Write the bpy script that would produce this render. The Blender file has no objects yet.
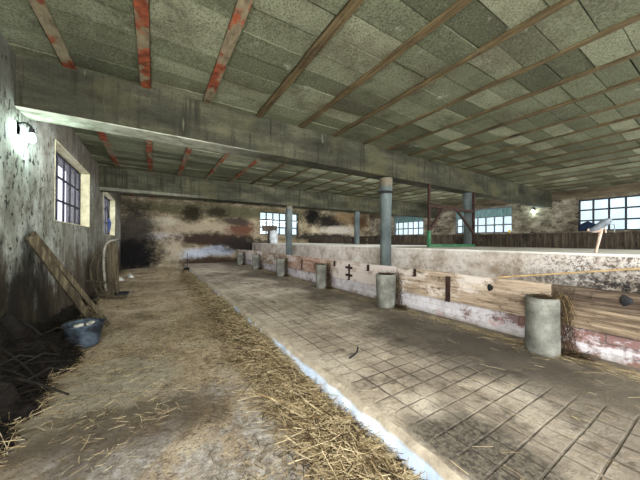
import bpy, math, random
import numpy as np
from mathutils import Vector, Matrix, noise as mn

random.seed(7)
rng = np.random.default_rng(7)
scene = bpy.context.scene
col = scene.collection

# ------------------------------------------------------------------ layout
CAM_H = 1.35
XL, XR = -1.33, 14.0            # left and right wall faces
YF, YB = -2.6, 15.32            # wall behind the camera, far wall
ZC = 3.42                       # underside of the ceiling blocks
XK = 1.31                       # edge of the raised standing slab
ZS = 0.13                       # slab top
XT = 4.0                        # manger boards
XW = 4.86                       # white platform face
ZP = 1.21                       # platform top
XE = 8.5                        # far edge of the platform
POST_X = 3.68
POST_Y = [1.21, 3.57, 5.85, 8.45, 11.1, 13.5]

# ------------------------------------------------------------------ mesh helpers
class MB:
    def __init__(s):
        s.v, s.f, s.sm = [], [], []
    def add(s, vs, fs, smooth=False, mat=None):
        b = len(s.v)
        for p in vs:
            p = Vector(p)
            s.v.append(tuple(mat @ p) if mat else tuple(p))
        for f in fs:
            s.f.append(tuple(i + b for i in f)); s.sm.append(smooth)
        return s
    def box(s, x0, x1, y0, y1, z0, z1, mat=None):
        vs = [(x0,y0,z0),(x1,y0,z0),(x1,y1,z0),(x0,y1,z0),(x0,y0,z1),(x1,y0,z1),(x1,y1,z1),(x0,y1,z1)]
        fs = [(0,3,2,1),(4,5,6,7),(0,1,5,4),(1,2,6,5),(2,3,7,6),(3,0,4,7)]
        return s.add(vs, fs, False, mat)
    def board(s, a, b, w, t, up=(0,0,1), taper=1.0):
        """a rectangular bar from a to b: w across, t thick along up"""
        a, b = Vector(a), Vector(b); d = (b-a).normalized()
        u = Vector(up); sd = d.cross(u).normalized(); u = sd.cross(d).normalized()
        vs = []
        for p, k in ((a,1),(b,taper)):
            for i, j in ((-1,-1),(1,-1),(1,1),(-1,1)):
                vs.append(p + sd*(i*w/2*k) + u*(j*t/2*k))
        return s.add(vs, [(0,1,2,3),(7,6,5,4),(0,4,5,1),(1,5,6,2),(2,6,7,3),(3,7,4,0)])
    def tube(s, pts, r, n=8, cap=True):
        pts = [Vector(p) for p in pts]; m = len(pts)
        rs = r if isinstance(r, (list, tuple)) else [r]*m
        vs, fs = [], []
        ref = Vector((0,0,1))
        d0 = (pts[1]-pts[0]).normalized()
        if abs(d0.dot(ref)) > .9: ref = Vector((1,0,0))
        for i in range(m):
            d = (pts[min(i+1,m-1)] - pts[max(i-1,0)]).normalized()
            sd = d.cross(ref).normalized(); u = sd.cross(d).normalized(); ref = u
            for k in range(n):
                a = 2*math.pi*k/n
                vs.append(pts[i] + sd*(math.cos(a)*rs[i]) + u*(math.sin(a)*rs[i]))
        for i in range(m-1):
            for k in range(n):
                k2 = (k+1) % n
                fs.append((i*n+k, i*n+k2, (i+1)*n+k2, (i+1)*n+k))
        s.add(vs, fs, True)
        if cap:
            s.add(vs[:n], [tuple(range(n))[::-1]]); s.add(vs[-n:], [tuple(range(n))])
        return s
    def lathe(s, prof, n=28, c=(0,0,0), smooth=True):
        """prof: (r, z) pairs from start to end"""
        vs, fs = [], []
        for r, z in prof:
            for k in range(n):
                a = 2*math.pi*k/n
                vs.append((c[0]+r*math.cos(a), c[1]+r*math.sin(a), c[2]+z))
        for i in range(len(prof)-1):
            for k in range(n):
                k2 = (k+1) % n
                fs.append((i*n+k, i*n+k2, (i+1)*n+k2, (i+1)*n+k))
        return s.add(vs, fs, smooth)
    def build(s, name, mat, parent=None, loc=None):
        me = bpy.data.meshes.new(name)
        me.from_pydata(s.v, [], s.f)
        me.polygons.foreach_set('use_smooth', s.sm)
        me.update()
        o = bpy.data.objects.new(name, me); col.objects.link(o)
        if mat: me.materials.append(mat)
        if parent: o.parent = parent
        if loc: o.location = loc
        return o

def bevel(o, w=.008, seg=2):
    m = o.modifiers.new('bevel', 'BEVEL'); m.width = w; m.segments = seg; m.limit_method = 'ANGLE'; m.angle_limit = .7
    return o

def roughen(o, amp=.006, freq=6, levels=0):
    """irregular hand-made edges: move vertices by noise"""
    for v in o.data.vertices:
        p = v.co*freq
        v.co += Vector((mn.noise(p), mn.noise(p+Vector((31,7,3))), mn.noise(p+Vector((5,57,13)))))*amp
    return o

def tag(o, label=None, cat=None, group=None, kind=None):
    if label: o['label'] = label
    if cat: o['category'] = cat
    if group: o['group'] = group
    if kind: o['kind'] = kind
    return o

def empty(name, loc=(0,0,0), rot=(0,0,0)):
    o = bpy.data.objects.new(name, None); col.objects.link(o)
    o.location = loc; o.rotation_euler = rot; o.empty_display_size = .2
    return o

def arc(pts, n=6):
    """Catmull-Rom through the points"""
    P = [Vector(p) for p in pts]; out = []
    Q = [P[0]*2-P[1]] + P + [P[-1]*2-P[-2]]
    for i in range(1, len(Q)-2):
        a, b, c, d = Q[i-1:i+3]
        for k in range(n):
            t = k/n
            out.append(.5*((2*b)+(c-a)*t+(2*a-5*b+4*c-d)*t*t+(3*b-a-3*c+d)*t**3))
    out.append(P[-1])
    return out

# ------------------------------------------------------------------ material helpers
def lin(c):
    return tuple(((x/255)/12.92 if x/255 <= .04045 else ((x/255+.055)/1.055)**2.4) for x in c)

class Mat:
    def __init__(s, name):
        s.m = bpy.data.materials.new(name); s.m.use_nodes = True
        s.t = s.m.node_tree; s.t.nodes.clear()
        s.out = s.t.nodes.new('ShaderNodeOutputMaterial')
        s.tc = s.t.nodes.new('ShaderNodeTexCoord')
        s.co = s.tc.outputs['Object']
    def n(s, kind, **kw):
        nd = s.t.nodes.new(kind)
        for k, v in kw.items(): setattr(nd, k, v)
        return nd
    def put(s, sock, v):
        if isinstance(v, bpy.types.NodeSocket): s.t.links.new(v, sock)
        elif v is not None:
            if sock.type == 'RGBA' and not hasattr(v, '__len__'): v = (v, v, v)
            if sock.type == 'RGBA' and len(v) == 3: v = (*v, 1)
            sock.default_value = v
    def map(s, scale=(1,1,1), loc=(0,0,0), rot=(0,0,0), vec=None):
        nd = s.n('ShaderNodeMapping'); s.put(nd.inputs['Vector'], vec or s.co)
        nd.inputs['Scale'].default_value = scale; nd.inputs['Location'].default_value = loc; nd.inputs['Rotation'].default_value = rot
        return nd.outputs[0]
    def noise(s, scale=5, detail=5, rough=.6, vec=None, dist=0., out=0):
        nd = s.n('ShaderNodeTexNoise'); s.put(nd.inputs['Vector'], vec or s.co)
        nd.inputs['Scale'].default_value = scale; nd.inputs['Detail'].default_value = detail
        nd.inputs['Roughness'].default_value = rough; nd.inputs['Distortion'].default_value = dist
        return nd.outputs[out]
    def voro(s, scale=5, vec=None, feature='F1', out='Distance', rnd=1.):
        nd = s.n('ShaderNodeTexVoronoi', feature=feature); s.put(nd.inputs['Vector'], vec or s.co)
        nd.inputs['Scale'].default_value = scale; nd.inputs['Randomness'].default_value = rnd
        return nd.outputs[out]
    def ramp(s, fac, stops, interp='LINEAR'):
        nd = s.n('ShaderNodeValToRGB'); nd.color_ramp.interpolation = interp
        e = nd.color_ramp.elements
        while len(e) < len(stops): e.new(.5)
        for k, (p, c) in zip(e, stops):
            k.position = p
            if not hasattr(c, '__len__'): c = (c, c, c)
            k.color = (*c, 1)
        s.put(nd.inputs[0], fac); return nd.outputs[0]
    def mix(s, fac, a, b, mode='MIX'):
        nd = s.n('ShaderNodeMix', data_type='RGBA', blend_type=mode)
        s.put(nd.inputs[0], fac); s.put(nd.inputs[6], a); s.put(nd.inputs[7], b)
        return nd.outputs[2]
    def math(s, op, a, b=None, c=None):
        nd = s.n('ShaderNodeMath', operation=op); s.put(nd.inputs[0], a)
        if b is not None: s.put(nd.inputs[1], b)
        if c is not None: s.put(nd.inputs[2], c)
        return nd.outputs[0]
    def smooth(s, v, lo, hi, a=0., b=1.):
        nd = s.n('ShaderNodeMapRange', interpolation_type='SMOOTHSTEP')
        s.put(nd.inputs[0], v)
        nd.inputs[1].default_value = lo; nd.inputs[2].default_value = hi
        nd.inputs[3].default_value = a; nd.inputs[4].default_value = b
        return nd.outputs[0]
    def sep(s, vec=None):
        nd = s.n('ShaderNodeSeparateXYZ'); s.put(nd.inputs[0], vec or s.co)
        return nd.outputs
    def blob(s, u, v, cu, cv, ru, rv, warp, soft=.5):
        """a stain: soft-edged ellipse broken up by the warp noise"""
        a = s.math('DIVIDE', s.math('SUBTRACT', u, cu), ru); b = s.math('DIVIDE', s.math('SUBTRACT', v, cv), rv)
        d = s.math('SQRT', s.math('ADD', s.math('MULTIPLY', a, a), s.math('MULTIPLY', b, b)))
        d = s.math('ADD', d, s.math('MULTIPLY', s.math('SUBTRACT', warp, .5), 2.5))
        return s.smooth(d, 1-soft, 1+soft, 1., 0.)
    def done(s, color, rough=.9, bump=None, strength=.4, dist=.02, spec=.25, metal=0.):
        b = s.n('ShaderNodeBsdfPrincipled')
        s.put(b.inputs['Base Color'], color); s.put(b.inputs['Roughness'], rough)
        b.inputs['Specular IOR Level'].default_value = spec; s.put(b.inputs['Metallic'], metal)
        if bump is not None:
            bp = s.n('ShaderNodeBump'); bp.inputs['Strength'].default_value = strength; bp.inputs['Distance'].default_value = dist
            s.put(bp.inputs['Height'], bump); s.t.links.new(bp.outputs[0], b.inputs['Normal'])
        s.t.links.new(b.outputs[0], s.out.inputs[0])
        return s.m

def simple(name, c1, c2, scale=6, rough=.85, stretch=(1,1,1), bump=.3, c3=None, metal=0., spec=.25, lo=.35, hi=.65):
    """mottled material between two colours, optional third for spots"""
    m = Mat(name); v = m.map(stretch)
    f = m.noise(scale, 6, .65, v)
    c = m.ramp(f, [(lo, lin(c1)), (hi, lin(c2))])
    if c3:
        c = m.mix(m.smooth(m.noise(scale*2.3, 5, .7, m.map(stretch, (3,9,5))), .56, .68), c, lin(c3))
    return m.done(c, rough, m.noise(scale*5, 4, .7, v), bump, .01, spec, metal)

# ------------------------------------------------------------------ materials
def mat_left_wall():
    m = Mat('stained_lime_plaster'); x, y, z = m.sep()
    warp = m.noise(1.3, 6, .65, out=0)
    c = m.ramp(m.noise(1.1, 7, .65), [(.3, lin((116,112,98))), (.47, lin((172,177,165))), (.6, lin((226,233,224)))])
    streak = m.noise(6, 6, .7, m.map((1,1,.22)))
    c = m.mix(m.smooth(streak, .52, .70, 0, .75), c, lin((96,86,70)))
    c = m.mix(m.smooth(m.noise(5, 8, .75, m.map(loc=(4,1,1))), .52, .64, 0, .7), c, lin((110,100,84)))
    # damp and dung splashes get denser towards the ground
    low = m.math('ADD', m.smooth(z, .3, 2.2, 1., 0.), m.math('MULTIPLY', m.math('SUBTRACT', m.noise(2.4, 7, .7, m.map((1,1,.5))), .5), 2.2))
    c = m.mix(m.smooth(low, .45, .95), c, lin((66,58,45)))
    c = m.mix(m.smooth(low, .95, 1.40), c, lin((24,21,17)))
    for b in ((4.75,.95,.22,.5), (4.35,.75,.2,.4), (5.2,.6,.25,.5)):
        c = m.mix(m.math('MULTIPLY', m.blob(y, z, *b, m.noise(4, 8, .75, m.map((1,1,.5))), .5), .85), c, lin((30,27,22)))
    spk = m.noise(17, 3, .6, m.map((1,1,.55), (2,5,1)))
    c = m.mix(m.math('MULTIPLY', m.smooth(spk, .58, .64), .9), c, lin((38,36,32)))
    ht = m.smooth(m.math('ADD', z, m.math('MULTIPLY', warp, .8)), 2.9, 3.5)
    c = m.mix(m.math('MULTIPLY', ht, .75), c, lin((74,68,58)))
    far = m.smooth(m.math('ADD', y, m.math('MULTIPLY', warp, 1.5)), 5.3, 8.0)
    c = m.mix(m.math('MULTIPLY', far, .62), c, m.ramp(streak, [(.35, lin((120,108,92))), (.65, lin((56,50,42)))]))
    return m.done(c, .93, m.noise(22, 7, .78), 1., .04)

def mat_far_wall():
    m = Mat('sooty_peeling_plaster'); x, y, z = m.sep()
    w = m.noise(2.6, 9, .76, m.map((1,1,1.3)))
    w2 = m.noise(3.3, 9, .78, m.map((1,1,1.4), (7,3,2)))
    c = m.ramp(m.noise(1.5, 7, .65, m.map((1,1,1.5))), [(.3, lin((70,62,48))), (.5, lin((146,132,106))), (.68, lin((196,182,156)))])
    c = m.mix(m.smooth(m.noise(6, 8, .8, m.map((1,1,1.5), (5,2,8))), .56, .66, 0, .5), c, lin((206,200,186)))
    def st(b, colr, wp=w, soft=.45, k=1.):
        nonlocal c
        f = m.blob(x, z, *b, wp, soft)
        if k != 1.: f = m.math('MULTIPLY', f, k)
        c = m.mix(f, c, lin(colr))
    st((3.5,2.95,6,.35), (92,92,66), w2, .5, .8)
    st((2.2,1.95,2.0,.36), (162,148,126))
    st((.3,2.26,.7,.2), (176,168,146), w2)
    st((.2,1.52,1.0,.2), (182,176,168), w2)
    st((.83,.8,.45,.85), (174,162,140), w2)
    st((2.86,1.4,2.2,.36), (58,44,36))
    st((1.66,2.7,.55,.42), (48,42,28), w2)
    st((2.9,2.85,.6,.28), (58,52,36), w2)
    st((4.3,1.99,.8,.34), (104,70,54), w2)
    st((4.0,2.4,.7,.25), (70,60,50), w2)
    st((1.89,.62,.65,.3), (182,188,200), w2)
    st((3.0,.8,.9,.26), (160,166,180), w2)
    st((4.3,1.1,1.2,.4), (42,36,34))
    st((2.6,.2,1.6,.26), (66,52,42))
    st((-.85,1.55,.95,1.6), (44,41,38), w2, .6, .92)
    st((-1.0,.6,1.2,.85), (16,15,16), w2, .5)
    # right of the window
    st((8.92,2.95,.55,.55), (26,24,22), w2)
    st((10.33,2.65,1.1,.55), (34,30,26), w2)
    st((11.9,3.1,1.2,.4), (150,122,84), w2, .5, .7)
    st((13.0,2.7,.8,.5), (96,70,48), w2)
    st((11.2,2.1,1.6,.28), (180,172,158), w2)
    st((9.9,1.6,2.6,.26), (40,34,30), w2)
    c = m.mix(m.smooth(m.noise(9, 8, .8), .52, .66, 0, .65), c, lin((52,45,36)))
    return m.done(c, .93, m.noise(12, 8, .78), 1., .06)

def mat_right_wall():
    m = Mat('rubble_wall_plaster'); x, y, z = m.sep()
    c = m.ramp(m.noise(1.6, 8, .7, m.map((1,1,1.6))), [(.28, lin((52,47,38))), (.45, lin((104,96,80))), (.6, lin((150,142,124))), (.72, lin((196,190,176)))])
    spots = m.smooth(m.noise(3.4, 7, .7, m.map((1,1,1.8), (4,4,4))), .54, .66)
    c = m.mix(spots, c, lin((36,32,28)))
    w = m.noise(1.8, 6, .65)
    dado = m.smooth(m.math('ADD', z, m.math('MULTIPLY', w, .16)), 1.78, 1.9, 1., 0.)
    c = m.mix(dado, c, m.ramp(m.noise(2.5, 7, .7), [(.3, lin((44,36,31))), (.6, lin((86,74,64))), (.75, lin((112,98,84)))]))
    top = m.smooth(m.math('ADD', z, m.math('MULTIPLY', w, .3)), 3.12, 3.3)
    c = m.mix(top, c, m.ramp(m.noise(2.2, 7, .7, m.map((1,.4,2))), [(.35, lin((52,44,34))), (.6, lin((104,92,72)))]))
    c = m.mix(m.smooth(m.noise(9, 8, .8), .54, .66, 0, .6), c, lin((48,42,35)))
    return m.done(c, .93, m.noise(12, 8, .78), 1., .06)

def mat_blocks():
    m = Mat('concrete_ceiling_block')
    at = m.n('ShaderNodeAttribute', attribute_name='tint'); t = at.outputs['Fac']
    c = m.ramp(t, [(0., lin((70,73,52))), (.5, lin((112,116,90))), (1., lin((164,166,138)))])
    c = m.mix(m.smooth(m.noise(1.1, 6, .65), .42, .66), c, m.ramp(t, [(0, lin((62,62,45))), (1, lin((122,120,96)))]))
    grit = m.noise(52, 3, .8)
    c = m.mix(m.smooth(grit, .36, .54, .62, 0.), c, lin((34,34,24)))
    c = m.mix(m.smooth(grit, .56, .70, 0., .25), c, lin((178,180,158)))
    c = m.mix(m.smooth(m.noise(2.0, 7, .72, m.map(loc=(1,7,0))), .50, .70, 0, .6), c, lin((62,62,45)))
    c = m.mix(m.smooth(m.noise(3, 6, .7, m.map(loc=(9,2,0))), .60, .74), c, lin((146,148,130)))
    return m.done(c, .95, m.noise(60, 4, .8), 1., .02)

def mat_beam():
    m = Mat('board_marked_concrete'); x, y, z = m.sep()
    c = m.ramp(m.noise(1.4, 7, .65, m.map((.6,1,2.2))), [(.3, lin((36,36,29))), (.5, lin((63,63,50))), (.7, lin((98,96,76)))])
    v = m.noise(6, 5, .7, m.map((2.2,1,.12)))
    c = m.mix(m.smooth(v, .50, .66, 0, .8), c, lin((36,35,27)))
    c = m.mix(m.smooth(m.noise(40, 4, .8), .5, .66, 0, .6), c, lin((40,38,28)))
    c = m.mix(m.smooth(m.noise(9, 3, .6, m.map((1.2,1,.2), (5,5,5))), .66, .74, 0, .35), c, lin((140,140,118)))
    c = m.mix(m.smooth(m.noise(.9, 5, .6, m.map(loc=(3,0,0))), .5, .65, 0, .6), c, lin((84,82,56)))
    # lamplight painted into the underside, palest at the left end of the near beam
    under = m.math('MULTIPLY', m.smooth(z, 2.828, 2.834, 1., 0.), m.math('MULTIPLY', m.smooth(y, 6, 8, 1., .25), m.smooth(x, .2, 1.9, 1., .0)))
    c = m.mix(m.math('MULTIPLY', under, .9), c, m.ramp(m.noise(5, 5, .6), [(.35, lin((150,152,132))), (.6, lin((206,208,190)))]))
    return m.done(c, .92, m.noise(24, 5, .7), .9, .03)

def mat_joist_rust():
    m = Mat('tile_faced_joist'); 
    v = m.map((2.6,1.,1))
    c = m.ramp(m.noise(7, 5, .7, v), [(.3, lin((84,74,57))), (.6, lin((132,120,96)))])
    c = m.mix(m.smooth(m.noise(2.1, 4, .6, m.map((1.5,1,1), (1,2,3))), .47, .54), c, m.ramp(m.noise(11, 4, .6), [(.35, lin((92,46,30))), (.65, lin((148,78,48)))]))
    c = m.mix(m.smooth(m.noise(4, 5, .7, m.map(loc=(7,7,7))), .6, .7), c, lin((62,50,36)))
    return m.done(c, .9, m.noise(30, 4, .7), .4, .01)

def mat_floor():
    m = Mat('trodden_dung_floor'); x, y, z = m.sep()
    c = m.ramp(m.noise(1.5, 8, .7), [(.32, lin((108,94,73))), (.5, lin((203,182,154))), (.64, lin((238,226,200)))])
    straw = m.noise(40, 5, .8, m.map((1.5,.6,1), rot=(0,0,.7)))
    c = m.mix(m.smooth(straw, .5, .60, 0, .75), c, lin((224,206,166)))
    c = m.mix(m.smooth(m.noise(34, 4, .75, m.map((.6,1.6,1), (3,3,0), (0,0,.4))), .54, .62, 0, .8), c, lin((62,49,34)))
    c = m.mix(m.smooth(m.noise(75, 3, .8), .53, .62, 0, .6), c, lin((70,58,44)))
    # bare whitish concrete showing through near the camera
    w = m.noise(2.0, 8, .72, m.map((1.3,.8,1), (5,1,0)))
    bare = m.math('MULTIPLY', m.smooth(y, 1.6, 3.4, 1., 0.), m.smooth(w, .44, .56))
    c = m.mix(m.math('MULTIPLY', bare, .85), c, m.ramp(m.noise(18, 6, .75), [(.34, lin((98,90,80))), (.5, lin((196,191,182))), (.62, lin((242,240,236)))]))
    wn = m.noise(1.7, 6, .6)
    pale = m.blob(x, y, -.35, 3.1, .55, .8, wn, .5)
    c = m.mix(m.math('MULTIPLY', pale, .7), c, lin((186,182,162)))
    damp = m.blob(x, y, -.15, 2.4, .62, .34, wn, .5)
    c = m.mix(m.math('MULTIPLY', damp, .8), c, lin((92,80,62)))
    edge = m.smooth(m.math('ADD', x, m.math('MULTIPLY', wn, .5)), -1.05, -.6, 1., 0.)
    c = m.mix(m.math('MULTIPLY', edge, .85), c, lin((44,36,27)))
    c = m.mix(m.smooth(m.noise(13, 7, .8, m.map(loc=(1,9,0))), .54, .66, 0, .6), c, lin((72,59,43)))
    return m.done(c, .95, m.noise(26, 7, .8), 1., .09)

def mat_slab():
    m = Mat('scored_cement_slab'); x, y, z = m.sep()
    wob = m.math('MULTIPLY', m.math('SUBTRACT', m.noise(2.2, 3, .5), .5), .022)
    def line(v, sp, wdt):
        f = m.math('ABSOLUTE', m.math('SUBTRACT', m.math('FRACT', m.math('DIVIDE', m.math('ADD', v, wob), sp)), .5))
        return m.smooth(f, .5-wdt/sp, .5-wdt/sp*.35)
    lx = line(x, .2, .011); ly = line(m.math('ADD', y, .06), .155, .010)
    zone = m.math('MULTIPLY', m.smooth(m.math('ADD', x, m.math('MULTIPLY', wob, 16)), 1.42, 1.58), m.smooth(m.math('ADD', x, m.math('MULTIPLY', wob, 30)), 2.7, 2.95, 1., 0.))
    lines = m.math('MULTIPLY', m.math('MAXIMUM', lx, ly), zone)
    c = m.ramp(m.noise(1.3, 8, .68), [(.28, lin((112,102,88))), (.48, lin((170,158,140))), (.66, lin((212,202,184)))])
    c = m.mix(m.smooth(m.noise(4.2, 7, .7, m.map(loc=(2,8,0))), .53, .66, 0, .75), c, lin((92,80,67)))
    c = m.mix(m.smooth(m.noise(36, 5, .8), .52, .66, 0, .6), c, lin((80,70,58)))
    c = m.mix(m.smooth(m.noise(7, 6, .7, m.map(loc=(8,1,0))), .58, .7, 0, .6), c, lin((190,180,162)))
    wn = m.noise(1.4, 6, .65, m.map((1,.8,1)))
    dk = m.smooth(m.math('ADD', x, m.math('MULTIPLY', m.math('SUBTRACT', wn, .5), 2.2)), 2.65, 3.2)
    c = m.mix(m.math('MULTIPLY', dk, .85), c, m.ramp(m.noise(3, 7, .75), [(.35, lin((58,52,44))), (.5, lin((98,90,78))), (.65, lin((138,128,112)))]))
    c = m.mix(m.smooth(m.noise(1.1, 7, .7, m.map(loc=(6,2,0))), .52, .66, 0, .6), c, lin((84,75,64)))
    c = m.mix(m.math('MULTIPLY', m.blob(x, y, 3.0, 1.95, .6, 1.0, wn, .5), .75), c, lin((58,52,44)))
    c = m.mix(m.math('MULTIPLY', m.blob(x, y, 2.75, .45, .8, .45, wn, .6), .6), c, lin((74,66,54)))
    c = m.mix(m.math('MULTIPLY', m.blob(x, y, 1.52, .82, .34, .42, wn, .4), .95), c, m.ramp(m.noise(30, 4, .8), [(.4, lin((42,38,32))), (.6, lin((110,102,88)))]))
    gut = m.smooth(m.math('ADD', x, m.math('MULTIPLY', wn, .12)), 1.40, 1.50, 1., 0.)
    c = m.mix(m.math('MULTIPLY', gut, .75), c, m.ramp(m.noise(9, 6, .7), [(.35, lin((126,112,92))), (.65, lin((196,186,168)))]))
    dirt = m.smooth(m.noise(1.7, 5, .6, m.map(loc=(3,3,0))), .35, .65, .15, 1.)
    c = m.mix(m.math('MULTIPLY', lines, m.math('MULTIPLY', dirt, .85)), c, lin((58,48,38)))
    hgt = m.math('SUBTRACT', m.math('MULTIPLY', m.noise(22, 6, .72), .5), m.math('MULTIPLY', lines, .35))
    return m.done(c, m.ramp(m.noise(3, 5, .6), [(.35, .6), (.65, .9)]), hgt, 1., .03, .4)

def mat_kerb():
    m = Mat('flaking_white_kerb'); x, y, z = m.sep()
    c = m.ramp(m.noise(6, 6, .7), [(.35, lin((150,140,122))), (.65, lin((196,184,164)))])
    paint = m.ramp(m.noise(4, 5, .6), [(.3, lin((176,196,222))), (.6, lin((220,232,246)))])
    k = m.math('ADD', m.noise(2.6, 6, .7, m.map((1,1,1.5))), m.smooth(y, 1.5, 3.1, .16, -.04))
    face = m.smooth(z, .088, .112, 1., 0.)
    c = m.mix(m.math('MULTIPLY', face, m.smooth(k, .46, .53)), c, paint)
    return m.done(c, .85, m.noise(18, 6, .7), .6, .03)

def mat_trough_base():
    m = Mat('whitewashed_brick'); x, y, z = m.sep()
    cb = m.n('ShaderNodeCombineXYZ'); m.put(cb.inputs[0], y); m.put(cb.inputs[1], z)
    br = m.n('ShaderNodeTexBrick'); m.put(br.inputs['Vector'], cb.outputs[0])
    br.inputs['Scale'].default_value = 1; br.inputs['Brick Width'].default_value = .26; br.inputs['Row Height'].default_value = .1
    br.inputs['Mortar Size'].default_value = .008
    br.inputs['Color1'].default_value = (*lin((136,98,88)), 1); br.inputs['Color2'].default_value = (*lin((134,112,112)), 1); br.inputs['Mortar'].default_value = (*lin((96,82,78)), 1)
    paint = m.ramp(m.noise(3.2, 7, .7), [(.3, lin((186,180,182))), (.6, lin((228,226,230)))])
    k = m.noise(2.2, 8, .72, m.map((1,1,1.5)))
    k = m.math('ADD', k, m.smooth(y, .6, 2.2, -.06, .07))
    c = m.mix(m.smooth(k, .45, .53, 0, .92), br.outputs['Color'], paint)
    c = m.mix(m.math('MULTIPLY', br.outputs['Fac'], .16), c, lin((110,98,92)))
    c = m.mix(m.smooth(m.noise(9, 8, .8, m.map(loc=(2,1,5))), .53, .65, 0, .65), c, lin((120,106,94)))
    c = m.mix(m.smooth(m.noise(3.4, 6, .7, m.map(loc=(4,4,4))), .58, .68, 0, .7), c, lin((196,158,156)))
    low = m.smooth(m.math('ADD', z, m.math('MULTIPLY', m.noise(6, 5, .7), .14)), .17, .29, 1., 0.)
    c = m.mix(m.math('MULTIPLY', low, .7), c, lin((112,98,78)))
    h = m.math('ADD', m.math('MULTIPLY', br.outputs['Fac'], -.5), m.noise(16, 5, .7))
    return m.done(c, .9, h, .6, .02)

def mat_platform_face():
    m = Mat('roughcast_whitewash'); x, y, z = m.sep()
    c = m.ramp(m.noise(2.2, 8, .7), [(.34, lin((158,142,124))), (.48, lin((206,196,184))), (.64, lin((232,226,219)))])
    k = m.smooth(m.math('ADD', y, m.math('MULTIPLY', m.noise(1.3, 5, .6), 2.2)), 1.9, 3.6, 1., 0.)     # blacker near the camera end
    pit = m.noise(24, 6, .8)
    c = m.mix(m.math('MULTIPLY', m.smooth(m.math('MULTIPLY_ADD', k, .07, pit), .54, .64), m.math('MULTIPLY_ADD', k, .5, .40)), c, lin((84,73,62)))
    pit2 = m.noise(5.5, 8, .75, m.map((1,1,1.4), (6,6,6)))
    c = m.mix(m.smooth(m.noise(11, 8, .8, m.map(loc=(8,8,1))), .54, .64, 0, .5), c, lin((122,100,82)))
    c = m.mix(m.smooth(pit2, .55, .64, 0, .6), c, lin((150,128,110)))
    mold = m.math('MULTIPLY', k, m.smooth(m.math('ADD', z, m.math('MULTIPLY', m.noise(4, 7, .75), .3)), .98, 1.16, 1., 0.))
    c = m.mix(m.math('MULTIPLY', mold, m.smooth(m.noise(15, 6, .75), .36, .56)), c, lin((46,44,44)))
    return m.done(c, .92, m.noise(34, 6, .75), .8, .02)

def mat_platform_top():
    m = Mat('smooth_pale_cement')
    c = m.ramp(m.noise(2.2, 6, .65), [(.3, lin((198,194,184))), (.65, lin((238,235,227)))])
    return m.done(c, .8, m.noise(20, 4, .6), .2, .01)

def mat_wood(name, dark, mid, light, white=None, k=.5, along=1):
    """weathered board; grain runs along Y unless along == 2 (Z)"""
    m = Mat(name)
    st = (6,.35,6) if along == 1 else ((.35,6,6) if along == 0 else (6,6,.35))
    g = m.noise(5, 7, .72, m.map(st))
    c = m.ramp(g, [(.3, lin(dark)), (.5, lin(mid)), (.68, lin(light))])
    c = m.mix(m.smooth(m.noise(2.3, 7, .72, m.map(tuple(min(1.5,max(.6,q)) for q in st), (3,1,7))), .52, .66, 0, .8), c, lin(dark))
    c = m.mix(m.smooth(m.noise(7, 8, .8, m.map((1,1,1.5), (2,2,2))), .54, .66, 0, .6), c, lin(tuple(q*.8 for q in dark)))
    if white:
        c = m.mix(m.smooth(m.noise(1.5, 8, .7, m.map((1,.8,1.6), (1,5,2))), k, k+.09, 0, .88), c, lin(white))
    return m.done(c, .88, m.noise(9, 6, .7, m.map(st)), .5, .012)

def mat_post():
    m = Mat('lichen_grey_cement_pipe')
    c = m.ramp(m.noise(3, 7, .65), [(.3, lin((72,72,65))), (.5, lin((116,116,108))), (.7, lin((158,158,149)))])
    c = m.mix(m.smooth(m.noise(7, 6, .7, m.map((1,1,.5), (4,4,4))), .58, .70, 0, .6), c, lin((104,100,88)))
    return m.done(c, .9, m.noise(30, 5, .7), .5, .01)

def mat_column():
    m = Mat('grey_green_painted_column'); x, y, z = m.sep()
    c = m.ramp(m.noise(3, 6, .65, m.map((1,1,.4))), [(.3, lin((62,70,72))), (.55, lin((100,110,109))), (.72, lin((134,142,132)))])
    c = m.mix(m.math('MULTIPLY', m.blob(x, z, 0, 2.35, .6, .14, m.noise(5,5,.6), .5), .6), c, lin((128,112,84)))
    c = m.mix(m.smooth(m.noise(6, 6, .75, m.map((1,1,.5), (3,3,3))), .58, .7, 0, .7), c, lin((70,66,56)))
    return m.done(c, .8, m.noise(18, 5, .7), .35, .01)

def mat_straw(name, a, b, c_, dark=None):
    m = Mat(name)
    oi = m.n('ShaderNodeAttribute', attribute_name='tint')
    c = m.ramp(oi.outputs['Fac'], [(0., lin(a)), (.5, lin(b)), (1., lin(c_))])
    return m.done(c, .8, spec=.2)

def mat_emit(name, colr, strength):
    m = Mat(name); e = m.n('ShaderNodeEmission'); m.put(e.inputs[0], lin(colr)); e.inputs[1].default_value = strength
    m.t.links.new(e.outputs[0], m.out.inputs[0]); return m.m

def mat_glass(name, tint, haze, hazecol):
    """single glazing: see-through tint that dims the sky, with a thin haze"""
    m = Mat(name)
    tr = m.n('ShaderNodeBsdfTransparent'); m.put(tr.inputs[0], m.ramp(m.noise(1.2, 3, .5, m.map((1,1,.4))), [(.35, tint), (.65, tuple(min(1, q*1.18) for q in tint))]))
    df = m.n('ShaderNodeBsdfTranslucent'); m.put(df.inputs[0], hazecol)
    gl = m.n('ShaderNodeBsdfGlossy'); gl.inputs['Roughness'].default_value = .08; m.put(gl.inputs[0], (.9,.9,.9))
    a = m.n('ShaderNodeMixShader'); a.inputs[0].default_value = haze
    m.t.links.new(tr.outputs[0], a.inputs[1]); m.t.links.new(df.outputs[0], a.inputs[2])
    b = m.n('ShaderNodeMixShader'); b.inputs[0].default_value = .04
    m.t.links.new(a.outputs[0], b.inputs[1]); m.t.links.new(gl.outputs[0], b.inputs[2])
    m.t.links.new(b.outputs[0], m.out.inputs[0]); return m.m

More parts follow.
